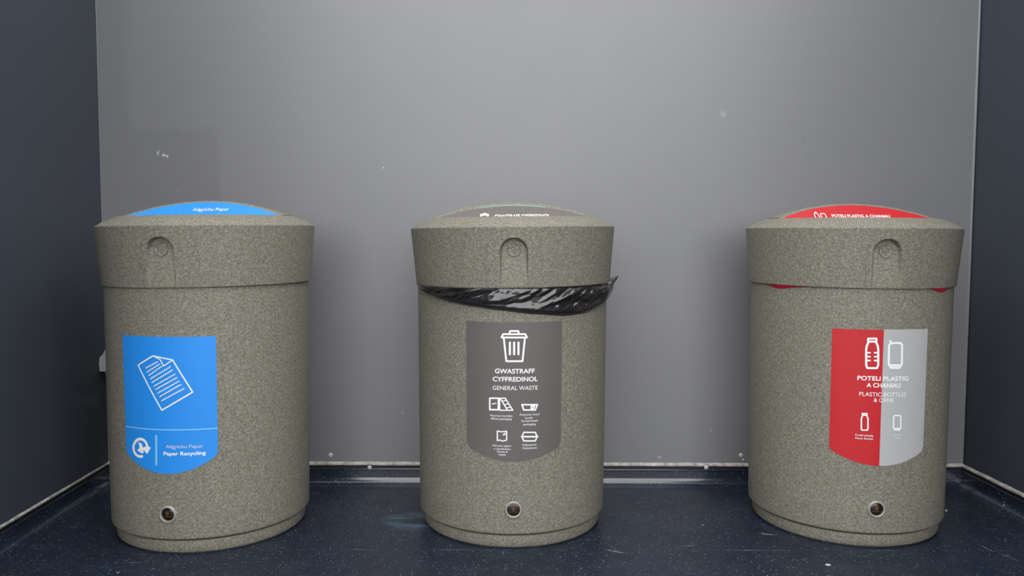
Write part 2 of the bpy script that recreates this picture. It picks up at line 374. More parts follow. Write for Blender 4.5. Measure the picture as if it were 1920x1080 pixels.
# ---------------------------------------------------------------- bins
# printed artwork on the three front labels, metres along and up the surface
PRINT = {0: [('page_icon', [(-0.0924, 0.4889), (-0.048, 0.5145), (0.0028, 0.5052), (0.0498, 0.4226), (-0.0277, 0.3767)], 0.0033, True, 'white'), ('page_icon', [(-0.048, 0.5145), (-0.0287, 0.5055), (-0.02, 0.4895), (0.0015, 0.5038)], 0.0026, False, 'white'), ('page_icon', [(-0.0699, 0.4825), (-0.0675, 0.4826), (-0.0661, 0.4843), (-0.0648, 0.4862), (-0.0625, 0.4865), (-0.0601, 0.4864), (-0.0585, 0.4878), (-0.0573, 0.4898), (-0.0553, 0.4905), (-0.0528, 0.4902), (-0.0511, 0.4913), (-0.05, 0.4934), (-0.0482, 0.4943), (-0.0458, 0.494), (-0.0439, 0.4947), (-0.0428, 0.4968), (-0.0412, 0.4981), (-0.0389, 0.4979), (-0.0369, 0.4982), (-0.0357, 0.5002)], 0.00224, False, 'white'), ('page_icon', [(-0.0663, 0.4725), (-0.0639, 0.4727), (-0.0627, 0.4745), (-0.0616, 0.4764), (-0.0595, 0.4769), (-0.0571, 0.4769), (-0.0557, 0.4783), (-0.0547, 0.4804), (-0.0528, 0.4812), (-0.0504, 0.481), (-0.0488, 0.4822), (-0.0479, 0.4843), (-0.0463, 0.4854), (-0.0439, 0.4852), (-0.0421, 0.486), (-0.0412, 0.4882), (-0.0398, 0.4895), (-0.0375, 0.4894), (-0.0355, 0.4899), (-0.0346, 0.4919), (-0.0334, 0.4935), (-0.0312, 0.4936), (-0.0291, 0.4938)], 0.00224, False, 'white'), ('page_icon', [(-0.0607, 0.4643), (-0.0584, 0.4646), (-0.0573, 0.4664), (-0.0563, 0.4683), (-0.0542, 0.4689), (-0.0518, 0.469), (-0.0506, 0.4705), (-0.0497, 0.4726), (-0.0479, 0.4734), (-0.0455, 0.4734), (-0.044, 0.4746), (-0.0432, 0.4768), (-0.0417, 0.4779), (-0.0393, 0.4779), (-0.0375, 0.4788), (-0.0368, 0.4809), (-0.0355, 0.4824), (-0.0332, 0.4824), (-0.0313, 0.483), (-0.0304, 0.485), (-0.0293, 0.4867), (-0.0272, 0.4869), (-0.0251, 0.4872), (-0.0241, 0.489)], 0.00224, False, 'white'), ('page_icon', [(-0.0563, 0.456), (-0.054, 0.4561), (-0.0528, 0.4578), (-0.0517, 0.4598), (-0.0496, 0.4602), (-0.0473, 0.4601), (-0.0459, 0.4615), (-0.0449, 0.4636), (-0.043, 0.4643), (-0.0406, 0.4641), (-0.0391, 0.4652), (-0.0382, 0.4674), (-0.0365, 0.4684), (-0.0342, 0.4682), (-0.0324, 0.4689), (-0.0315, 0.471), (-0.0301, 0.4723), (-0.0278, 0.4722), (-0.0259, 0.4727), (-0.0249, 0.4746), (-0.0237, 0.4762), (-0.0216, 0.4763), (-0.0195, 0.4764), (-0.0184, 0.4782), (-0.0174, 0.48), (-0.0154, 0.4803), (-0.0133, 0.4802), (-0.012, 0.4817), (-0.0111, 0.4837), (-0.0093, 0.4843), (-0.0071, 0.4841), (-0.0057, 0.4852), (-0.0049, 0.4873), (-0.0033, 0.4882)], 0.00224, False, 'white'), ('page_icon', [(-0.0528, 0.4466), (-0.0505, 0.4467), (-0.0493, 0.4484), (-0.0482, 0.4504), (-0.0462, 0.4508), (-0.0438, 0.4507), (-0.0424, 0.4522), (-0.0414, 0.4542), (-0.0396, 0.4549), (-0.0372, 0.4548), (-0.0357, 0.4559), (-0.0347, 0.458), (-0.0331, 0.459), (-0.0308, 0.4588), (-0.029, 0.4596), (-0.0281, 0.4617), (-0.0267, 0.463), (-0.0244, 0.4629), (-0.0225, 0.4633), (-0.0216, 0.4653), (-0.0204, 0.4669), (-0.0182, 0.4669), (-0.0162, 0.4671), (-0.0151, 0.4688), (-0.0141, 0.4707), (-0.0121, 0.4709), (-0.0099, 0.4709), (-0.0087, 0.4723), (-0.0078, 0.4744), (-0.006, 0.4749), (-0.0038, 0.4747), (-0.0024, 0.4759), (-0.0015, 0.478), (0.0, 0.4788), (0.0022, 0.4786)], 0.00224, False, 'white'), ('page_icon', [(-0.0475, 0.4376), (-0.0452, 0.4377), (-0.0439, 0.4394), (-0.0428, 0.4413), (-0.0407, 0.4417), (-0.0383, 0.4416), (-0.0369, 0.443), (-0.0359, 0.445), (-0.034, 0.4457), (-0.0316, 0.4455), (-0.03, 0.4465), (-0.029, 0.4487), (-0.0274, 0.4496), (-0.025, 0.4494), (-0.0233, 0.4501), (-0.0223, 0.4522), (-0.0209, 0.4535), (-0.0186, 0.4533), (-0.0167, 0.4537), (-0.0156, 0.4556), (-0.0144, 0.4572), (-0.0122, 0.4572), (-0.0102, 0.4573), (-0.009, 0.4591), (-0.0079, 0.4609), (-0.006, 0.4611), (-0.0038, 0.461), (-0.0025, 0.4624), (-0.0015, 0.4644), (0.0003, 0.465), (0.0025, 0.4647), (0.0039, 0.4658), (0.0048, 0.4679), (0.0064, 0.4687), (0.0086, 0.4684)], 0.00224, False, 'white'), ('page_icon', [(-0.0429, 0.4293), (-0.0407, 0.4293), (-0.0394, 0.431), (-0.0383, 0.4329), (-0.0363, 0.4332), (-0.034, 0.4331), (-0.0326, 0.4345), (-0.0316, 0.4365), (-0.0298, 0.4371), (-0.0275, 0.4369), (-0.0259, 0.4379), (-0.025, 0.44), (-0.0233, 0.4409), (-0.0211, 0.4406), (-0.0193, 0.4413), (-0.0184, 0.4434), (-0.017, 0.4447), (-0.0148, 0.4444), (-0.0129, 0.4448), (-0.0119, 0.4467), (-0.0106, 0.4483), (-0.0085, 0.4482), (-0.0065, 0.4483), (-0.0054, 0.45), (-0.0043, 0.4518), (-0.0024, 0.452), (-0.0003, 0.4519), (0.001, 0.4533), (0.0019, 0.4553), (0.0037, 0.4558), (0.0058, 0.4555), (0.0072, 0.4566), (0.0082, 0.4586), (0.0097, 0.4594), (0.0119, 0.4591), (0.0135, 0.4598)], 0.00224, False, 'white'), ('page_icon', [(-0.0377, 0.4199), (-0.0355, 0.42), (-0.0342, 0.4217), (-0.0332, 0.4236), (-0.0311, 0.4239), (-0.0289, 0.4238), (-0.0275, 0.4251), (-0.0265, 0.4272), (-0.0247, 0.4278), (-0.0224, 0.4275), (-0.0209, 0.4286), (-0.0199, 0.4307), (-0.0183, 0.4316), (-0.0161, 0.4314), (-0.0144, 0.4321), (-0.0134, 0.4341), (-0.012, 0.4354), (-0.0098, 0.4352), (-0.008, 0.4355), (-0.007, 0.4375), (-0.0058, 0.439), (-0.0037, 0.439), (-0.0017, 0.4391), (-0.0006, 0.4408), (0.0005, 0.4426), (0.0024, 0.4428), (0.0045, 0.4426), (0.0058, 0.4441), (0.0067, 0.4461), (0.0085, 0.4465), (0.0106, 0.4463), (0.012, 0.4474), (0.0129, 0.4494), (0.0145, 0.4502), (0.0166, 0.4499), (0.0182, 0.4507)], 0.00224, False, 'white'), ('page_icon', [(-0.0325, 0.4112), (-0.0303, 0.4113), (-0.0292, 0.413), (-0.0281, 0.4149), (-0.0261, 0.4152), (-0.0239, 0.415), (-0.0226, 0.4164), (-0.0216, 0.4185), (-0.0198, 0.4191), (-0.0176, 0.4188), (-0.0161, 0.4199), (-0.0152, 0.4219), (-0.0136, 0.4229), (-0.0114, 0.4226), (-0.0097, 0.4233), (-0.0088, 0.4254), (-0.0074, 0.4266), (-0.0053, 0.4264), (-0.0034, 0.4268), (-0.0025, 0.4287), (-0.0013, 0.4303), (0.0008, 0.4302), (0.0027, 0.4303), (0.0038, 0.432), (0.0048, 0.4338), (0.0067, 0.434), (0.0088, 0.4338), (0.01, 0.4353), (0.0109, 0.4372), (0.0127, 0.4377), (0.0148, 0.4374), (0.0162, 0.4385), (0.017, 0.4406), (0.0186, 0.4414), (0.0207, 0.4411), (0.0222, 0.4418)], 0.00224, False, 'white'), ('page_icon', [(-0.0274, 0.4012), (-0.0253, 0.4012), (-0.024, 0.4029), (-0.0229, 0.4047), (-0.0209, 0.405), (-0.0187, 0.4048), (-0.0173, 0.4062), (-0.0163, 0.4082), (-0.0145, 0.4088), (-0.0123, 0.4085), (-0.0108, 0.4095), (-0.0098, 0.4116), (-0.0082, 0.4125), (-0.006, 0.4121), (-0.0043, 0.4128), (-0.0033, 0.4149), (-0.0019, 0.4161), (0.0002, 0.4158), (0.0021, 0.4162), (0.0031, 0.4181), (0.0043, 0.4196), (0.0064, 0.4195), (0.0084, 0.4195), (0.0095, 0.4212), (0.0106, 0.423), (0.0125, 0.4232), (0.0146, 0.423), (0.0158, 0.4244), (0.0168, 0.4264), (0.0186, 0.4268), (0.0207, 0.4265), (0.0221, 0.4275), (0.023, 0.4296), (0.0246, 0.4304), (0.0267, 0.43), (0.0283, 0.4307), (0.0292, 0.4327)], 0.00224, False, 'white'), ('divider', [(-0.045, 0.3106), (-0.047, 0.2364)], 0.0059, False, 'pale'), ('recycling_emblem', [(-0.0726, 0.2858), (-0.0742, 0.2896), (-0.0765, 0.2929), (-0.0794, 0.2956), (-0.0829, 0.2975), (-0.0867, 0.2987), (-0.0909, 0.2991), (-0.0952, 0.2986), (-0.0996, 0.2973), (-0.1037, 0.2951), (-0.1076, 0.2923), (-0.1109, 0.2888), (-0.1137, 0.2849), (-0.1156, 0.2807), (-0.1167, 0.2763), (-0.1169, 0.2719), (-0.1162, 0.2677), (-0.1146, 0.2638), (-0.1122, 0.2604), (-0.1091, 0.2576), (-0.1054, 0.2555), (-0.1014, 0.2541), (-0.0971, 0.2535), (-0.0928, 0.2538), (-0.0885, 0.2548)], 0.00708, False, 'white'), ('recycling_emblem', [(-0.0613, 0.2787), (-0.0733, 0.2618), (-0.0866, 0.2761), (-0.0709, 0.2845)], 0, True, 'white'), ('recycling_emblem', [(-0.1005, 0.2906), (-0.088, 0.2875), (-0.084, 0.2742), (-0.0826, 0.2642), (-0.0896, 0.2622), (-0.105, 0.2693), (-0.0965, 0.2745), (-0.0962, 0.2817)], 0, True, 'white')], 1: [('waste_bin_icon', [(-0.0074, 0.5687), (-0.0054, 0.5756), (0.0151, 0.5756), (0.0172, 0.5687)], 0.00472, False, 'white'), ('waste_bin_icon', [(-0.0273, 0.5589), (-0.0232, 0.5675), (0.033, 0.5675), (0.0379, 0.5589)], 0.00472, True, 'white'), ('waste_bin_icon', [(-0.0214, 0.5569), (-0.015, 0.4977), (0.0264, 0.4977), (0.0323, 0.5569)], 0.00472, False, 'white'), ('waste_bin_icon', [(-0.006, 0.546), (-0.0059, 0.5157)], 0.00543, False, 'white'), ('waste_bin_icon', [(0.0049, 0.5461), (0.005, 0.5158)], 0.00543, False, 'white'), ('waste_bin_icon', [(0.0159, 0.5461), (0.016, 0.5158)], 0.00543, False, 'white'), ('sandwich_box_icon', [(-0.0577, 0.4002), (-0.0352, 0.4011), (-0.0352, 0.3712), (-0.0576, 0.3703)], 0.00401, True, 'white'), ('sandwich_box_icon', [(-0.0513, 0.3852), (-0.0415, 0.3877)], 0.0026, False, 'white'), ('sandwich_box_icon', [(-0.0318, 0.4012), (-0.0172, 0.4015), (0.0021, 0.3704), (-0.0317, 0.3699)], 0.00307, True, 'white'), ('sandwich_box_icon', [(-0.029, 0.3992), (-0.0123, 0.3717)], 0.00307, False, 'white'), ('sandwich_box_icon', [(-0.0241, 0.3937), (-0.0152, 0.396)], 0.0026, False, 'white'), ('sandwich_box_icon', [(-0.0193, 0.3848), (-0.0089, 0.387)], 0.0026, False, 'white'), ('sandwich_box_icon', [(-0.0137, 0.3765), (-0.0034, 0.3787)], 0.0026, False, 'white'), ('food_tray_icon', [(0.0255, 0.3848), (0.0662, 0.3835), (0.0605, 0.3698), (0.0304, 0.3708)], 0.00401, True, 'white'), ('food_tray_icon', [(0.0499, 0.38), (0.0584, 0.3797), (0.0555, 0.3735), (0.0499, 0.3738)], 0.00401, True, 'white'), ('paper_bag_icon', [(-0.0378, 0.3153), (-0.0274, 0.3136), (-0.0136, 0.3153), (-0.0135, 0.2922), (-0.0232, 0.2892), (-0.0315, 0.2918), (-0.0378, 0.2902)], 0.00307, True, 'white'), ('paper_bag_icon', [(-0.0135, 0.3076), (-0.0232, 0.3053), (-0.0177, 0.311)], 0.00212, False, 'white'), ('burger_box_icon', [(0.0306, 0.3123), (0.0608, 0.3111), (0.0645, 0.3032), (0.0645, 0.2962), (0.061, 0.2887), (0.0307, 0.2899), (0.0272, 0.2977), (0.0272, 0.3047)], 0.00354, True, 'white'), ('burger_box_icon', [(0.0251, 0.3012), (0.0674, 0.2996)], 0.00425, False, 'white')], 2: [('bottle_icon', [(-0.0544, 0.5569), (-0.0346, 0.5574), (-0.0344, 0.5496), (-0.0542, 0.5491)], 0.00519, True, 'white'), ('bottle_icon', [(-0.0533, 0.5483), (-0.0573, 0.5372), (-0.0583, 0.5286), (-0.0571, 0.4877), (-0.054, 0.48), (-0.0306, 0.4806), (-0.0278, 0.4886), (-0.0291, 0.5293), (-0.0305, 0.5379), (-0.0353, 0.5488)], 0.00519, False, 'white'), ('bottle_icon', [(-0.0566, 0.52), (-0.049, 0.5202)], 0.00415, False, 'white'), ('bottle_icon', [(-0.0379, 0.5205), (-0.0303, 0.5207)], 0.00415, False, 'white'), ('bottle_icon', [(-0.0563, 0.5098), (-0.0487, 0.51)], 0.00415, False, 'white'), ('bottle_icon', [(-0.0376, 0.5103), (-0.03, 0.5105)], 0.00415, False, 'white'), ('bottle_icon', [(-0.056, 0.4996), (-0.0484, 0.4998)], 0.00415, False, 'white'), ('bottle_icon', [(-0.0373, 0.5001), (-0.0297, 0.5003)], 0.00415, False, 'white'), ('can_icon', [(-0.0025, 0.5398), (0.0013, 0.5462), (0.0275, 0.5461), (0.0319, 0.5409), (0.0331, 0.4912), (0.0279, 0.4816), (0.0046, 0.4817), (-0.0018, 0.4914)], 0.00543, True, 'white'), ('can_icon', [(0.0027, 0.4882), (0.029, 0.488)], 0.00597, False, 'white'), ('can_icon', [(-0.0003, 0.552), (0.0052, 0.5443)], 0.00434, False, 'white'), ('small_bottle_icon', [(-0.0625, 0.3605), (-0.0516, 0.361), (-0.0515, 0.3565), (-0.0624, 0.356)], 0.00354, True, 'white'), ('small_bottle_icon', [(-0.0619, 0.3556), (-0.0641, 0.3491), (-0.0646, 0.3442), (-0.064, 0.3208), (-0.0623, 0.3164), (-0.0494, 0.3171), (-0.0479, 0.3216), (-0.0486, 0.345), (-0.0493, 0.3499), (-0.0519, 0.3561)], 0.00354, False, 'white'), ('small_can_icon', [(0.0161, 0.353), (0.0183, 0.3568), (0.0333, 0.3565), (0.0358, 0.3534), (0.0366, 0.3242), (0.0336, 0.3186), (0.0203, 0.3189), (0.0166, 0.3246)], 0.00354, True, 'white'), ('small_can_icon', [(0.0192, 0.3227), (0.0342, 0.3224)], 0.00389, False, 'white')]}
TEXT = {0: [('lettering', 'Ailgylchu Papur', 0.0259, 0.284, 0.092, 0.009, False, 'offwhite'), ('lettering', 'Paper Recycling', 0.0258, 0.266, 0.1041, 0.0095, True, 'white')], 1: [('lettering', 'GWASTRAFF', 0.0071, 0.4722, 0.103, 0.012, True, 'white'), ('lettering', 'CYFFREDINOL', 0.0083, 0.4513, 0.1165, 0.012, True, 'white'), ('lettering', 'GENERAL WASTE', 0.0084, 0.4284, 0.1166, 0.011, False, 'white'), ('sandwich_box_caption', 'Pecynnau brechdan', -0.0273, 0.3557, 0.0577, 0.005, True, 'offwhite'), ('sandwich_box_caption', 'Mixed packaging', -0.0273, 0.3477, 0.0534, 0.005, True, 'offwhite'), ('food_tray_caption', 'Pecynnau bwyd', 0.0457, 0.3588, 0.0514, 0.005, True, 'offwhite'), ('food_tray_caption', 'budr', 0.0448, 0.3499, 0.0204, 0.005, True, 'offwhite'), ('food_tray_caption', 'Contaminated', 0.0454, 0.3424, 0.0435, 0.005, True, 'offwhite'), ('food_tray_caption', 'packaging', 0.0456, 0.3333, 0.0331, 0.005, True, 'offwhite'), ('paper_bag_caption', 'Hancesi papur', -0.0257, 0.2773, 0.0494, 0.005, True, 'offwhite'), ('paper_bag_caption', 'a chadachau', -0.0253, 0.269, 0.043, 0.005, True, 'offwhite'), ('paper_bag_caption', 'Tissues &', -0.0252, 0.2617, 0.0292, 0.005, True, 'offwhite'), ('paper_bag_caption', 'wipes', -0.0255, 0.2541, 0.0201, 0.005, True, 'offwhite'), ('burger_box_caption', 'Polystyren', 0.046, 0.2792, 0.0373, 0.005, True, 'offwhite'), ('burger_box_caption', 'Polystyrene', 0.0464, 0.2708, 0.0381, 0.005, True, 'offwhite')], 2: [('lettering', 'POTELI PLASTIG', -0.012, 0.4538, 0.1303, 0.0115, True, 'white'), ('lettering', 'A CHANIAU', -0.0114, 0.436, 0.0866, 0.0115, True, 'white'), ('lettering', 'PLASTIC BOTTLES', -0.0114, 0.4121, 0.1201, 0.011, False, 'white'), ('lettering', '& CANS', -0.0111, 0.3975, 0.0496, 0.011, False, 'white'), ('bottle_caption', 'Poteli plastig', -0.0563, 0.3034, 0.0436, 0.005, True, 'offwhite'), ('bottle_caption', 'Plastic Bottles', -0.0561, 0.2949, 0.0436, 0.005, True, 'offwhite'), ('can_caption', 'Caniau', 0.0278, 0.3063, 0.0235, 0.005, True, 'offwhite'), ('can_caption', 'Cans', 0.0287, 0.2982, 0.0161, 0.005, True, 'offwhite')]}
ZS = 0.8425                         # shoulder of the lid
RT = 0.290; RLB = 0.276; LH = 0.1565  # lid: shoulder radius, lower radius, skirt height
def smooth(a, b, v):
    t = max(0.0, min(1.0, (v - a)/(b - a))); return t*t*(3 - 2*t)
def body_mesh():
    bm = bmesh.new()
    outer = rounded([(0.245, 0.040), (0.2655, 0.040), (0.2668, 0.12), (0.2700, 0.66), (0.2704, 0.735)], [0, .007, 0, 0, 0], 6)
    prof = outer + [(0.2700, 0.738), (0.262, 0.738), (0.256, 0.70), (0.250, 0.10), (0.20, 0.06), (0, 0.06)]
    lathe(bm, prof, 192); return bm
def base_mesh():
    bm = bmesh.new()
    lathe(bm, [(0, 0), (.2445, 0), (.2450, .0035), (.2515, .0045), (.2530, .0070), (.2545, .0330), (.2535, .0345), (.2440, .0355), (.2440, .0410), (.10, .0415)], 192)
    return bm
RING_Z = 0.0275; RING_R = 0.229; PEAK = 0.0715
def lid_mesh(u0):
    """skirt with the arched thumb recess, shoulder, ramp up to the front lip, inner wall"""
    bm = bmesh.new(); th0 = u0/RLB
    ths = []; fine = 0.050/0.28; N = 150
    a = th0 + fine; step = (2*math.pi - 2*fine)/N
    ths += [th0 - fine + 2*fine*i/84 for i in range(84)]
    ths += [a + step*i for i in range(N)]
    prof = [(RLB - .004, -LH + .004), (RLB - .0015, -LH), (RLB, -LH + .0012)]
    nz = 92
    for i in range(1, nz):
        z = -LH + .0012 + (LH - .0072)*i/nz; prof.append((RLB + (RT - RLB)*(z + LH)/LH, z))
    prof += rounded([(RT - .0005, -0.006), (RT, 0.0005), (RT - .009, 0.0042)], [0, .005, 0], 5)
    prof += [(0.270, .0125), (0.250, .0205)]
    prof += rounded([(0.240, .0242), (RING_R + .001, RING_Z + .0005), (RING_R - .006, .018), (RING_R - .008, -.010)], [0, .004, .003, 0], 5)
    prof += [(0.214, -.055), (0.235, -.075), (0.262, -.095), (0.2725, -.105), (0.2722, -LH + .006)]
    zc = -0.0645; rr = 0.0345
    rings = []
    for r, z in prof:
        row = []
        for th in ths:
            R_ = r
            if -LH - .001 < z < -0.008 and r > RLB - .002:
                du = (th - th0)
                if du > math.pi: du -= 2*math.pi
                du *= 0.281
                if abs(du) < .05:
                    sd = (abs(du) if z < zc else math.hypot(du, z - zc)) - rr
                    inside = smooth(0.0015, -0.0020, sd)
                    flo = 0.2695 + 0.0058*max(0.0, min(1.0, (-.04 - z)/.110))
                    R_ = r + (min(flo, r - .0012) - r)*inside
            row.append(bm.verts.new((R_*math.sin(th), -R_*math.cos(th), z)))
        rings.append(row)
    n = len(ths)
    rings.append(rings[0])
    for A, B in zip(rings, rings[1:]):
        for i in range(n):
            j = (i+1) % n; bm.faces.new((A[i], A[j], B[j], B[i]))
    return bm
CAP_R = (RING_R**2 + (PEAK - RING_Z)**2)/(2*(PEAK - RING_Z)); SLOPE = 0.85
def hood_mesh():
    """domed hood cut by the sloping label panel"""
    bm = bmesh.new(); prof = [(RING_R - .0045, -.012), (RING_R - .0045, RING_Z - .003)]
    n = 26
    for i in range(n + 1):
        r = (RING_R - .003)*(1 - i/n); z = PEAK + .0008 - (CAP_R - math.sqrt(CAP_R**2 - r*r)); prof.append((r, z))
    lathe(bm, prof, 160)
    no = Vector((0, -SLOPE, 1)).normalized()
    res = bmesh.ops.bisect_plane(bm, geom=bm.verts[:] + bm.edges[:] + bm.faces[:], dist=1e-6,
                                 plane_co=(0, 0, PEAK - .0006), plane_no=no, clear_outer=True)
    cut = [g for g in res['geom_cut'] if isinstance(g, bmesh.types.BMEdge)]
    # keep only the visible rounded front: cap the section
    vs = {v for e_ in cut for v in e_.verts}
    lo = sorted(vs, key=lambda v: v.co.z)[:2]
    if len(lo) == 2 and lo[0].co.x*lo[1].co.x < 0:
        try: cut.append(bm.edges.new(lo))
        except ValueError: pass
    r2 = bmesh.ops.edgeloop_fill(bm, edges=cut)
    rim = [e_ for e_ in cut if e_.is_valid and e_.calc_length() < .06 and len(e_.link_faces) == 2]
    bmesh.ops.bevel(bm, geom=rim, offset=.0016, segments=3, affect='EDGES', profile=.5)
    return bm
def panel_pt(x, z, off=0.0):
    """point on the hood's sloping panel at lateral x and height z, lifted by off along its normal"""
    no = Vector((0, -SLOPE, 1)).normalized()
    return Vector((x, (z - (PEAK - .0006))/SLOPE, z)) + no*off
def arc_half(z):
    """half width of the hood's section at height z on the panel"""
    y = (z - PEAK)/SLOPE
    q = CAP_R**2 - (z - (PEAK - CAP_R))**2
    return math.sqrt(max(0.0, q - y*y))
def panel_label(inset_top, zlow, off, halfcut=None):
    bm = bmesh.new(); N = 60; pts = []
    def half(z):
        k = max(0.0, min(1.0, (z - RING_Z)/(PEAK - inset_top - RING_Z)))
        return min(max(0.0, arc_half(z + .0035 + (inset_top - .0035)*k) - .0035), 0.2165, halfcut or 1.0)
    ztop = PEAK - inset_top
    zs = [zlow + (ztop - zlow)*(1 - (1 - i/N)**2) for i in range(N + 1)]
    prev = None
    for z in zs:
        h = half(z); cols = [bm.verts.new(panel_pt(-h + 2*h*j/16, z, off)) for j in range(17)]
        if prev:
            for j in range(16): bm.faces.new((prev[j], prev[j+1], cols[j+1], cols[j]))
        prev = cols
    bmesh.ops.remove_doubles(bm, verts=bm.verts, dist=1e-5)
    return bm

LR = 0.2687                          # radius on which the front labels lie
def body_r(z): return 0.2668 + (0.2700 - 0.2668)*max(0.0, min(1.3, (z - .12)/.54))
def wrap(u, z, off):
    th = u/LR; r = body_r(z) + off
    return Vector((r*math.sin(th), -r*math.cos(th), z))
def label_mesh(u0, u1, uc, hw, ztop, zside, zbot, off, thick=0.0005):
    """curved sheet with an arched lower edge, between u0 and u1"""
    bm = bmesh.new(); N = 36; cols = []
    for i in range(N + 1):
        u = u0 + (u1 - u0)*i/N; t = abs(u - uc)/hw
        zb = zbot + (zside - zbot)*t**2.0
        if t > .955: zb += .010*((t - .955)/.045)**2
        col = [bm.verts.new(wrap(u, ztop + (zb - ztop)*j/6, off)) for j in range(7)]
        cols.append(col)
    fs = []
    for a, b in zip(cols, cols[1:]):
        for j in range(6): fs.append(bm.faces.new((a[j], a[j+1], b[j+1], b[j])))
    ext = bmesh.ops.extrude_face_region(bm, geom=fs)
    for v in [g for g in ext['geom'] if isinstance(g, bmesh.types.BMVert)]:
        d = Vector((v.co.x, v.co.y, 0)).normalized(); v.co -= d*thick
    return bm
def ribbon(bm, pts, w, closed, place):
    """flat printed stroke with round joins"""
    n = len(pts); seg = n if closed else n - 1
    for i in range(seg):
        a = Vector(pts[i]); b = Vector(pts[(i+1) % n]); d = b - a
        if d.length < 1e-6: continue
        q = Vector((-d.y, d.x)).normalized()*w/2
        k = max(1, int(d.length/.012))
        for m in range(k):
            A = a + d*m/k; B = a + d*(m+1)/k
            bm.faces.new([bm.verts.new(place(p.x, p.y)) for p in (A - q, B - q, B + q, A + q)])
    if w > .0014:
        for p in pts:
            bm.faces.new([bm.verts.new(place(p[0] + w/2*math.cos(j*math.pi/5), p[1] + w/2*math.sin(j*math.pi/5))) for j in range(10)])
def text_shape(s, bold):
    cu = bpy.data.curves.new('t', 'FONT'); cu.body = s; cu.size = 1.0; cu.align_x = 'LEFT'
    cu.resolution_u = 4
    if bold: cu.offset = 0.022
    o = bpy.data.objects.new('t', cu); sc.collection.objects.link(o)
    dg = bpy.context.evaluated_depsgraph_get(); me = bpy.data.meshes.new_from_object(o.evaluated_get(dg))
    vs = [v.co.copy() for v in me.vertices]; fs = [list(p.vertices) for p in me.polygons]
    bpy.data.objects.remove(o); bpy.data.curves.remove(cu); bpy.data.meshes.remove(me)
    x0 = min(v.x for v in vs); x1 = max(v.x for v in vs)
    return vs, fs, x0, x1
CAPH = 0.727
def add_text(bm, s, cu, cz, width, cap, bold, place):
    vs, fs, x0, x1 = text_shape(s, bold)
    sx_ = width/(x1 - x0); sy_ = cap/CAPH
    nv = [bm.verts.new(place(cu + (v.x - (x0 + x1)/2)*sx_, cz + v.y*sy_ - cap/2)) for v in vs]
    for f in fs:
        try: bm.faces.new([nv[i] for i in f])
        except ValueError: pass

def orient_radial(bm, u, z, r):
    """move a part modelled facing +z so that it sits on radius r facing outwards"""
    th = u/LR if r < .272 else u/.281
    rot = Matrix.Rotation(th, 3, 'Z') @ Matrix.Rotation(math.pi/2, 3, 'X')
    bmesh.ops.rotate(bm, verts=bm.verts, matrix=rot)
    bmesh.ops.translate(bm, verts=bm.verts, vec=(r*math.sin(th), -r*math.cos(th), z))

def make_bin(idx, loc, label, uf, ulock, lid_tilt):
    root = thing('litter_bin', label, 'bin', loc, 'three round stone-effect bins standing in the alcove')
    obj('body', body_mesh(), M_STONE, root)
    obj('base', base_mesh(), M_STONE, root)
    lid = obj('lid', lid_mesh(ulock), M_STONE, root)
    lid.location = (0, 0, ZS); lid.rotation_euler = (0, lid_tilt, 0)
    obj('hood', hood_mesh(), M_STONE, lid, smooth=True)
    bm = bmesh.new()
    lathe(bm, [(0, .0016), (.0035, .0016), (.0045, .0004), (.0072, .0004), (.0082, .0018), (.0092, .0006), (.0135, .0006), (.0150, .0030), (.0168, .0030), (.0178, -.001), (0, -.001)], 48)
    orient_radial(bm, ulock, 0.783 - ZS, 0.2712)
    obj('lock_button', bm, M_STONE, lid)
    # round maker's badge near the foot
    zb = 0.1085; rb = body_r(zb)
    bm = bmesh.new(); lathe(bm, [(0.0165, .0025), (0.0175, .0048), (0.0200, .0052), (0.0220, .0030), (0.0224, -.002), (0.0165, -.002)], 56, close=True)
    orient_radial(bm, uf, zb, rb); badge = obj('badge', bm, M_RIM, root)
    bm = bmesh.new(); lathe(bm, [(0, .0040), (.008, .0037), (.0145, .0026), (.0168, .0014), (.0168, -.002), (0, -.002)], 48)
    orient_radial(bm, uf, zb, rb); obj('badge_dome', bm, M_BADGE, badge)
    bm = bmesh.new()
    def pb(x, y): return (x, y, 0.00415 - (x*x + y*y)*6.0)
    bm.faces.new([bm.verts.new(pb(.0050*math.cos(a*math.pi/8), .004 + .0050*math.sin(a*math.pi/8))) for a in range(16)])
    bm.faces.new([bm.verts.new(pb(*p)) for p in ((-.0022, .001), (.0022, .001), (.0040, -.0028), (-.0040, -.0028))])
    for k in range(7):
        x = -.0108 + k*.0033
        bm.faces.new([bm.verts.new(pb(*p)) for p in ((x, -.0072), (x + .0023, -.0072), (x + .0023, -.0042), (x, -.0042))])
    orient_radial(bm, uf, zb, rb); obj('badge_print', bm, M_GOLD, badge, fix=False)
    return root, lid

def add_print(idx, parent, off=0.0004):
    groups = {}
    for name, pts, w, closed, mat in PRINT[idx]: groups.setdefault((name, mat), []).append(('s', pts, w, closed))
    for name, s, cu, z, wd, cap, bold, mat in TEXT[idx]: groups.setdefault((name, mat), []).append(('t', s, cu, z, wd, cap, bold))
    place = lambda u, z: wrap(u, z, off)
    for (name, mat), items in groups.items():
        bm = bmesh.new()
        for it in items:
            if it[0] == 's':
                if it[2] == 0: bm.faces.new([bm.verts.new(place(*p)) for p in it[1]])
                else: ribbon(bm, it[1], it[2], it[3], place)
            else: add_text(bm, *it[1:], place)
        obj(name, bm, INK[mat], parent, smooth=False, fix=False)

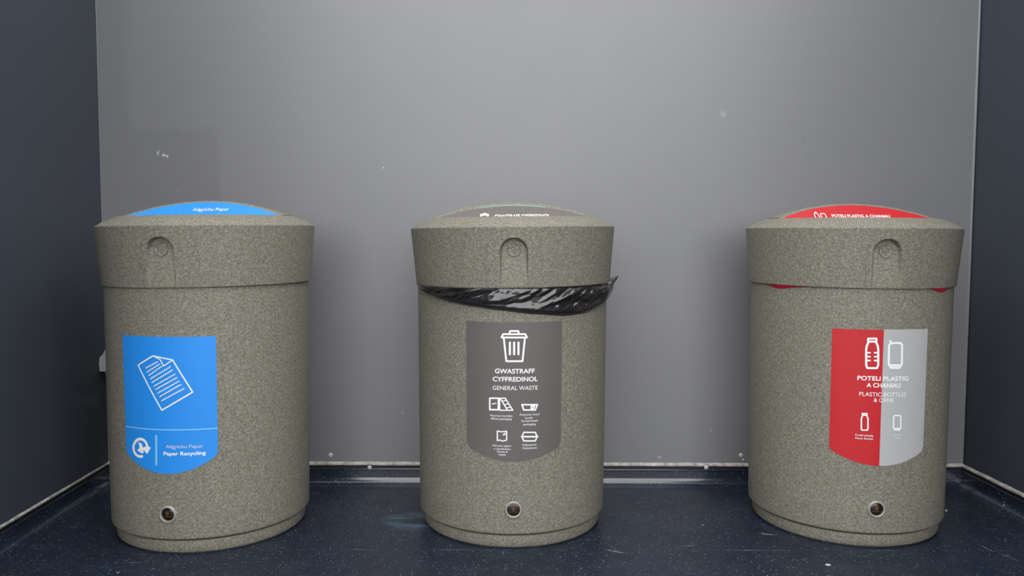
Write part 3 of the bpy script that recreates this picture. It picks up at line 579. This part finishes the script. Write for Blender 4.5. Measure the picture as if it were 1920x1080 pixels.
# ---- left bin: paper
b0, lid0 = make_bin(0, (-.8545, 2.2977, 0), 'round stone-effect bin with a blue paper recycling label, nearest the left wall', -.0192, -.0186, -.014)
lb = obj('front_label', label_mesh(-.1460, .1072, -.0194, .1266, .5630, .2580, .2130, .0009), M_BLUE, b0)
lb['label'] = 'blue label with a white page of writing'
bm = bmesh.new()
for i in range(30):
    ua = -.1455 + (.1067 + .1455)*i/30; ub = -.1455 + (.1067 + .1455)*(i+1)/30
    bm.faces.new([bm.verts.new(wrap(u, z, .0012)) for u, z in ((ua, .3252), (ub, .3252), (ub, .3280), (ua, .3280))])
obj('divider_line', bm, INK['pale'], lb, fix=False)
add_print(0, lb, .0014)
ll = obj('lid_label', panel_label(.0042, .012, .0006), M_BLUE, b0); ll.location = (0, 0, ZS); ll.rotation_euler = (0, -.014, 0)
bm = bmesh.new(); add_text(bm, 'Ailgylchu Papur', .0190, .0465, .100, .0085, False, lambda x, z: panel_pt(x, z, .0010))
obj('lettering', bm, INK['white'], ll, smooth=False, fix=False)

# ---- middle bin: general waste
b1, lid1 = make_bin(1, (.001, 2.342, 0), 'round stone-effect bin with a grey-brown general waste label, in the middle', .0048, .0027, -.014)
lb = obj('front_label', label_mesh(-.1225, .1340, .0055, .1283, .5985, .2715, .2355, .0009), M_BROWN, b1)
lb['label'] = 'grey-brown label with a white waste bin symbol'
add_print(1, lb, .0014)
te = obj('lid_label_backing', panel_label(.0055, .050, .0004, .095), M_TEAL, b1); te.location = (0, 0, ZS); te.rotation_euler = (0, -.014, 0)
ll = obj('lid_label', panel_label(.0105, .012, .0008), M_BROWN, b1); ll.location = (0, 0, ZS); ll.rotation_euler = (0, -.014, 0)
pp = lambda x, z: panel_pt(x, z, .0012)
bm = bmesh.new(); add_text(bm, 'GWASTRAFF CYFFREDINOL', .0275, .0305, .156, .0110, True, pp)
obj('lettering', bm, INK['white'], ll, smooth=False, fix=False)
bm = bmesh.new()
ribbon(bm, [(-.083, .0365), (-.083, .0390), (-.074, .0390), (-.074, .0365)], .0030, False, pp)
ribbon(bm, [(-.0905, .0345), (-.088, .0368), (-.069, .0368), (-.0665, .0345)], .0030, True, pp)
ribbon(bm, [(-.0880, .0340), (-.0865, .0220), (-.0705, .0220), (-.0690, .0340)], .0030, False, pp)
obj('waste_bin_icon', bm, INK['white'], ll, smooth=False, fix=False)

# ---- right bin: bottles and cans
b2, lid2 = make_bin(2, (.9748, 2.355, 0), 'round stone-effect bin with a half red, half grey label, nearest the right wall', -.0196, -.0183, .005)
lb = obj('front_label', label_mesh(-.1412, -.0165, -.0155, .1258, .5800, .2600, .2235, .0009), M_RED, b2)
lb['label'] = 'red half of the label with a white bottle symbol'
lg = obj('front_label_grey_half', label_mesh(-.0165, .1100, -.0155, .1258, .5812, .2600, .2235, .0009), M_GREY, b2)
lg['label'] = 'silver grey half of the label with a white can symbol'
add_print(2, lb, .0014)
ll = obj('lid_label', panel_label(.0045, .012, .0006), M_RED, b2); ll.location = (0, 0, ZS); ll.rotation_euler = (0, .005, 0)
bm = bmesh.new(); add_text(bm, 'POTELI PLASTIG A CHANIAU', .0115, .0350, .165, .0085, True, pp)
obj('lettering', bm, INK['white'], ll, smooth=False, fix=False)
bm = bmesh.new()
def small_bottle(cx):
    ribbon(bm, [(cx - .0022, .0425), (cx - .0022, .0452), (cx + .0022, .0452), (cx + .0022, .0425)], .0018, True, pp)
    ribbon(bm, [(cx - .0030, .0420), (cx - .0058, .0380), (cx - .0058, .0200), (cx + .0058, .0200), (cx + .0058, .0380), (cx + .0030, .0420)], .0024, False, pp)
small_bottle(-.113)
ribbon(bm, [(-.1010, .0200), (-.1010, .0390), (-.0990, .0412), (-.0895, .0412), (-.0875, .0390), (-.0875, .0200)], .0024, False, pp)
obj('bottle_and_can_icons', bm, INK['white'], ll, smooth=False, fix=False)

# ---------------------------------------------------------------- liners
def interp(tab, x):
    for (a, fa), (b, fb) in zip(tab, tab[1:]):
        if a <= x <= b:
            t = (x - a)/(b - a); t = t*t*(3 - 2*t)*.35 + t*.65
            return fa + (fb - fa)*t
    return tab[0][1] if x < tab[0][0] else tab[-1][1]
def crumple(x, y, seed):
    """piecewise flat random relief: linear interpolation over a skewed lattice of triangles"""
    u = x + y*0.5; v = y
    i, j = math.floor(u), math.floor(v); fu, fv = u - i, v - j
    def rv(a, b_): return random.Random((a*7349 + b_*911 + seed*131)).random()*2 - 1
    if fu + fv < 1: return rv(i, j)*(1 - fu - fv) + rv(i+1, j)*fu + rv(i, j+1)*fv
    return rv(i+1, j+1)*(fu + fv - 1) + rv(i, j+1)*(1 - fu) + rv(i+1, j)*(1 - fv)
def black_liner():
    bm = bmesh.new(); NU = 420; NV = 48; rows = []
    tab = [(-88, 0), (-75, .010), (-54, .026), (-36, .042), (-21, .050), (-7.5, .057), (12, .067), (30, .074), (44, .071), (60, .058), (74, .044), (86, .030), (100, .010), (112, 0)]
    for i in range(NU + 1):
        a = -90 + 202*i/NU; th = math.radians(a); drop = interp(tab, a)
        full = smooth(-85, -45, a)*smooth(112, 84, a)
        g = math.exp(-((a - 90)/7.0)**2)
        col = []
        for j in range(NV + 1):
            s_ = j/NV
            belly = math.sin(math.pi*min(1, s_**.8))
            z = 0.6935 - (drop + .0075)*s_
            wx = a/9.0 + .5*noise.noise(Vector((a*.05, s_, 3))); wy = s_*3.4 + .35*noise.noise(Vector((a*.04, s_*1.5, 8)))
            f1 = crumple(wx, wy, 1); f2 = crumple(a/4.2 + s_*1.3, s_*5.0 + a/14, 2); f3 = noise.noise(Vector((a*.45, s_*7, 9.7)))
            amp = full*belly*(.25 + .75*smooth(-56, -30, a))*(.45 + .55*smooth(78, 55, a))
            # a smoother turned-up hem along the lower edge
            hem = math.exp(-((s_ - .86)/.10)**2)*full
            amp *= 1 - .65*smooth(.66, .80, s_)
            r = 0.2735 + belly*(.001 + .011*full) + amp*(.0095*f1 + .0045*f2 + .0008*f3) + hem*.0035
            z += amp*.0035*crumple(a/7, s_*2.5, 5)
            if s_ > .93: r -= (s_ - .93)*.05
            r = max(r, 0.2716 + .0015*full*belly)
            pull = math.sin(math.pi*min(1.0, s_**.6))
            r += g*(.0200*pull + .004*crumple(a/5, s_*5, 4))
            if s_ < .8: z += g*.024*math.sin(math.pi*min(1, s_*1.25))
            lidr = RLB + .0015
            if z > 0.684 and s_ > .12 and g > .15: r = max(r, lidr + .002 + (z - .684)*.1)
            elif z > .685: r = min(r, .2733)
            col.append(bm.verts.new((r*math.sin(th), -r*math.cos(th), z)))
        rows.append(col)
    for A, B in zip(rows, rows[1:]):
        for j in range(NV): bm.faces.new((A[j], A[j+1], B[j+1], B[j]))
    o = obj('bin_liner', bm, M_BAG, None, smooth=True)
    o.location = (.001, 2.342, 0)
    return tag(o, 'crumpled black plastic bin liner hanging out below the lid of the middle bin', 'bin liner')
black_liner()
def red_liner():
    bm = bmesh.new(); rows = []
    lo, hi = -92, 62
    for i in range(141):
        a = lo + (hi - lo)*i/140; th = math.radians(a)
        d = .0035 + .0075*math.exp(-((a + 62)/8.0)**2) + .0105*math.exp(-((a - 34)/6.5)**2)
        d -= .006*smooth(-48, -38, a)*smooth(22, 12, a)
        d = max(d, .0005)
        col = []
        for j in range(9):
            s_ = j/8; r = .2712 + .0022*math.sin(math.pi*s_) + .0010*noise.noise(Vector((a*.4, s_*3, 4)))*math.sin(math.pi*s_)
            col.append(bm.verts.new((r*math.sin(th), -r*math.cos(th), .692 - (d + .004)*s_)))
        rows.append(col)
    for A, B in zip(rows, rows[1:]):
        for j in range(8): bm.faces.new((A[j], A[j+1], B[j+1], B[j]))
    o = obj('bin_liner', bm, M_REDBAG); o.location = (.9748, 2.355, 0)
    return tag(o, 'red plastic bin liner peeping out under the lid of the bin with the red label', 'bin liner')
red_liner()

# ---------------------------------------------------------------- fitting in the corner behind the left bin
ft = thing('pipe_fitting', 'small grey plastic pipe fitting in the left corner, half hidden by the blue-labelled bin', 'fitting', (-1.298, YW, .0))
bm = bmesh.new()
pr = [(-.032, .378), (-.033, .402), (-.037, .404), (-.033, .408), (-.031, .424), (-.020, .434), (-.014, .447), (.014, .447), (.020, .434), (.031, .424), (.033, .378)]
A = [bm.verts.new((x, -.048, z)) for x, z in pr]; B = [bm.verts.new((x*1.04, 0, z)) for x, z in pr]
bm.faces.new(A); bm.faces.new(B[::-1])
for i in range(len(pr)): bm.faces.new((A[i], B[i], B[(i+1) % len(pr)], A[(i+1) % len(pr)]))
obj('housing', bm, M_FIT, ft, smooth=False)
bm = bmesh.new(); lathe(bm, [(0, .345), (.019, .345), (.024, .374), (.024, .379), (0, .379)], 20)
bmesh.ops.translate(bm, verts=bm.verts, vec=(0, -.025, 0)); obj('collar', bm, M_FIT, ft, smooth=False)
bm = bmesh.new(); lathe(bm, [(0, .062), (.009, .062), (.009, .346), (0, .346)], 20)
bmesh.ops.translate(bm, verts=bm.verts, vec=(.006, -.020, 0)); obj('pipe', bm, M_CAP, ft)
bm = bmesh.new(); box(bm, -.017, .008, -.034, -.012, .262, .284, .003); box(bm, -.012, .006, -.032, -.014, .288, .300, .002)
obj('pipe_clip', bm, M_TIP, ft)

# ---------------------------------------------------------------- scraps on the floor
def fleck(x, y, L, Wd, rot, label):
    bm = bmesh.new(); n = 9; rnd = random.Random(int(x*1000)); top = []
    for i in range(n):
        a = 2*math.pi*i/n; k = .7 + .5*rnd.random()
        top.append(bm.verts.new((L*math.cos(a)*k, Wd*math.sin(a)*k, .0016 + .0012*rnd.random())))
    f = bm.faces.new(top); ex = bmesh.ops.extrude_face_region(bm, geom=[f])
    for v in [g for g in ex['geom'] if isinstance(g, bmesh.types.BMVert)]: v.co.z = .0002
    o = obj('paper_scrap', bm, M_SCREW, smooth=False); o.location = (x, y, 0); o.rotation_euler = (0, 0, rot)
    tag(o, label, 'litter', 'tiny scraps on the floor')
fleck(.792, 1.985, .0065, .0025, -.2, 'tiny white scrap lying on the floor in front of the bin with the red label')
fleck(1.305, 2.395, .006, .003, .5, 'tiny pale scrap lying beside the right foot of the bin with the red label')
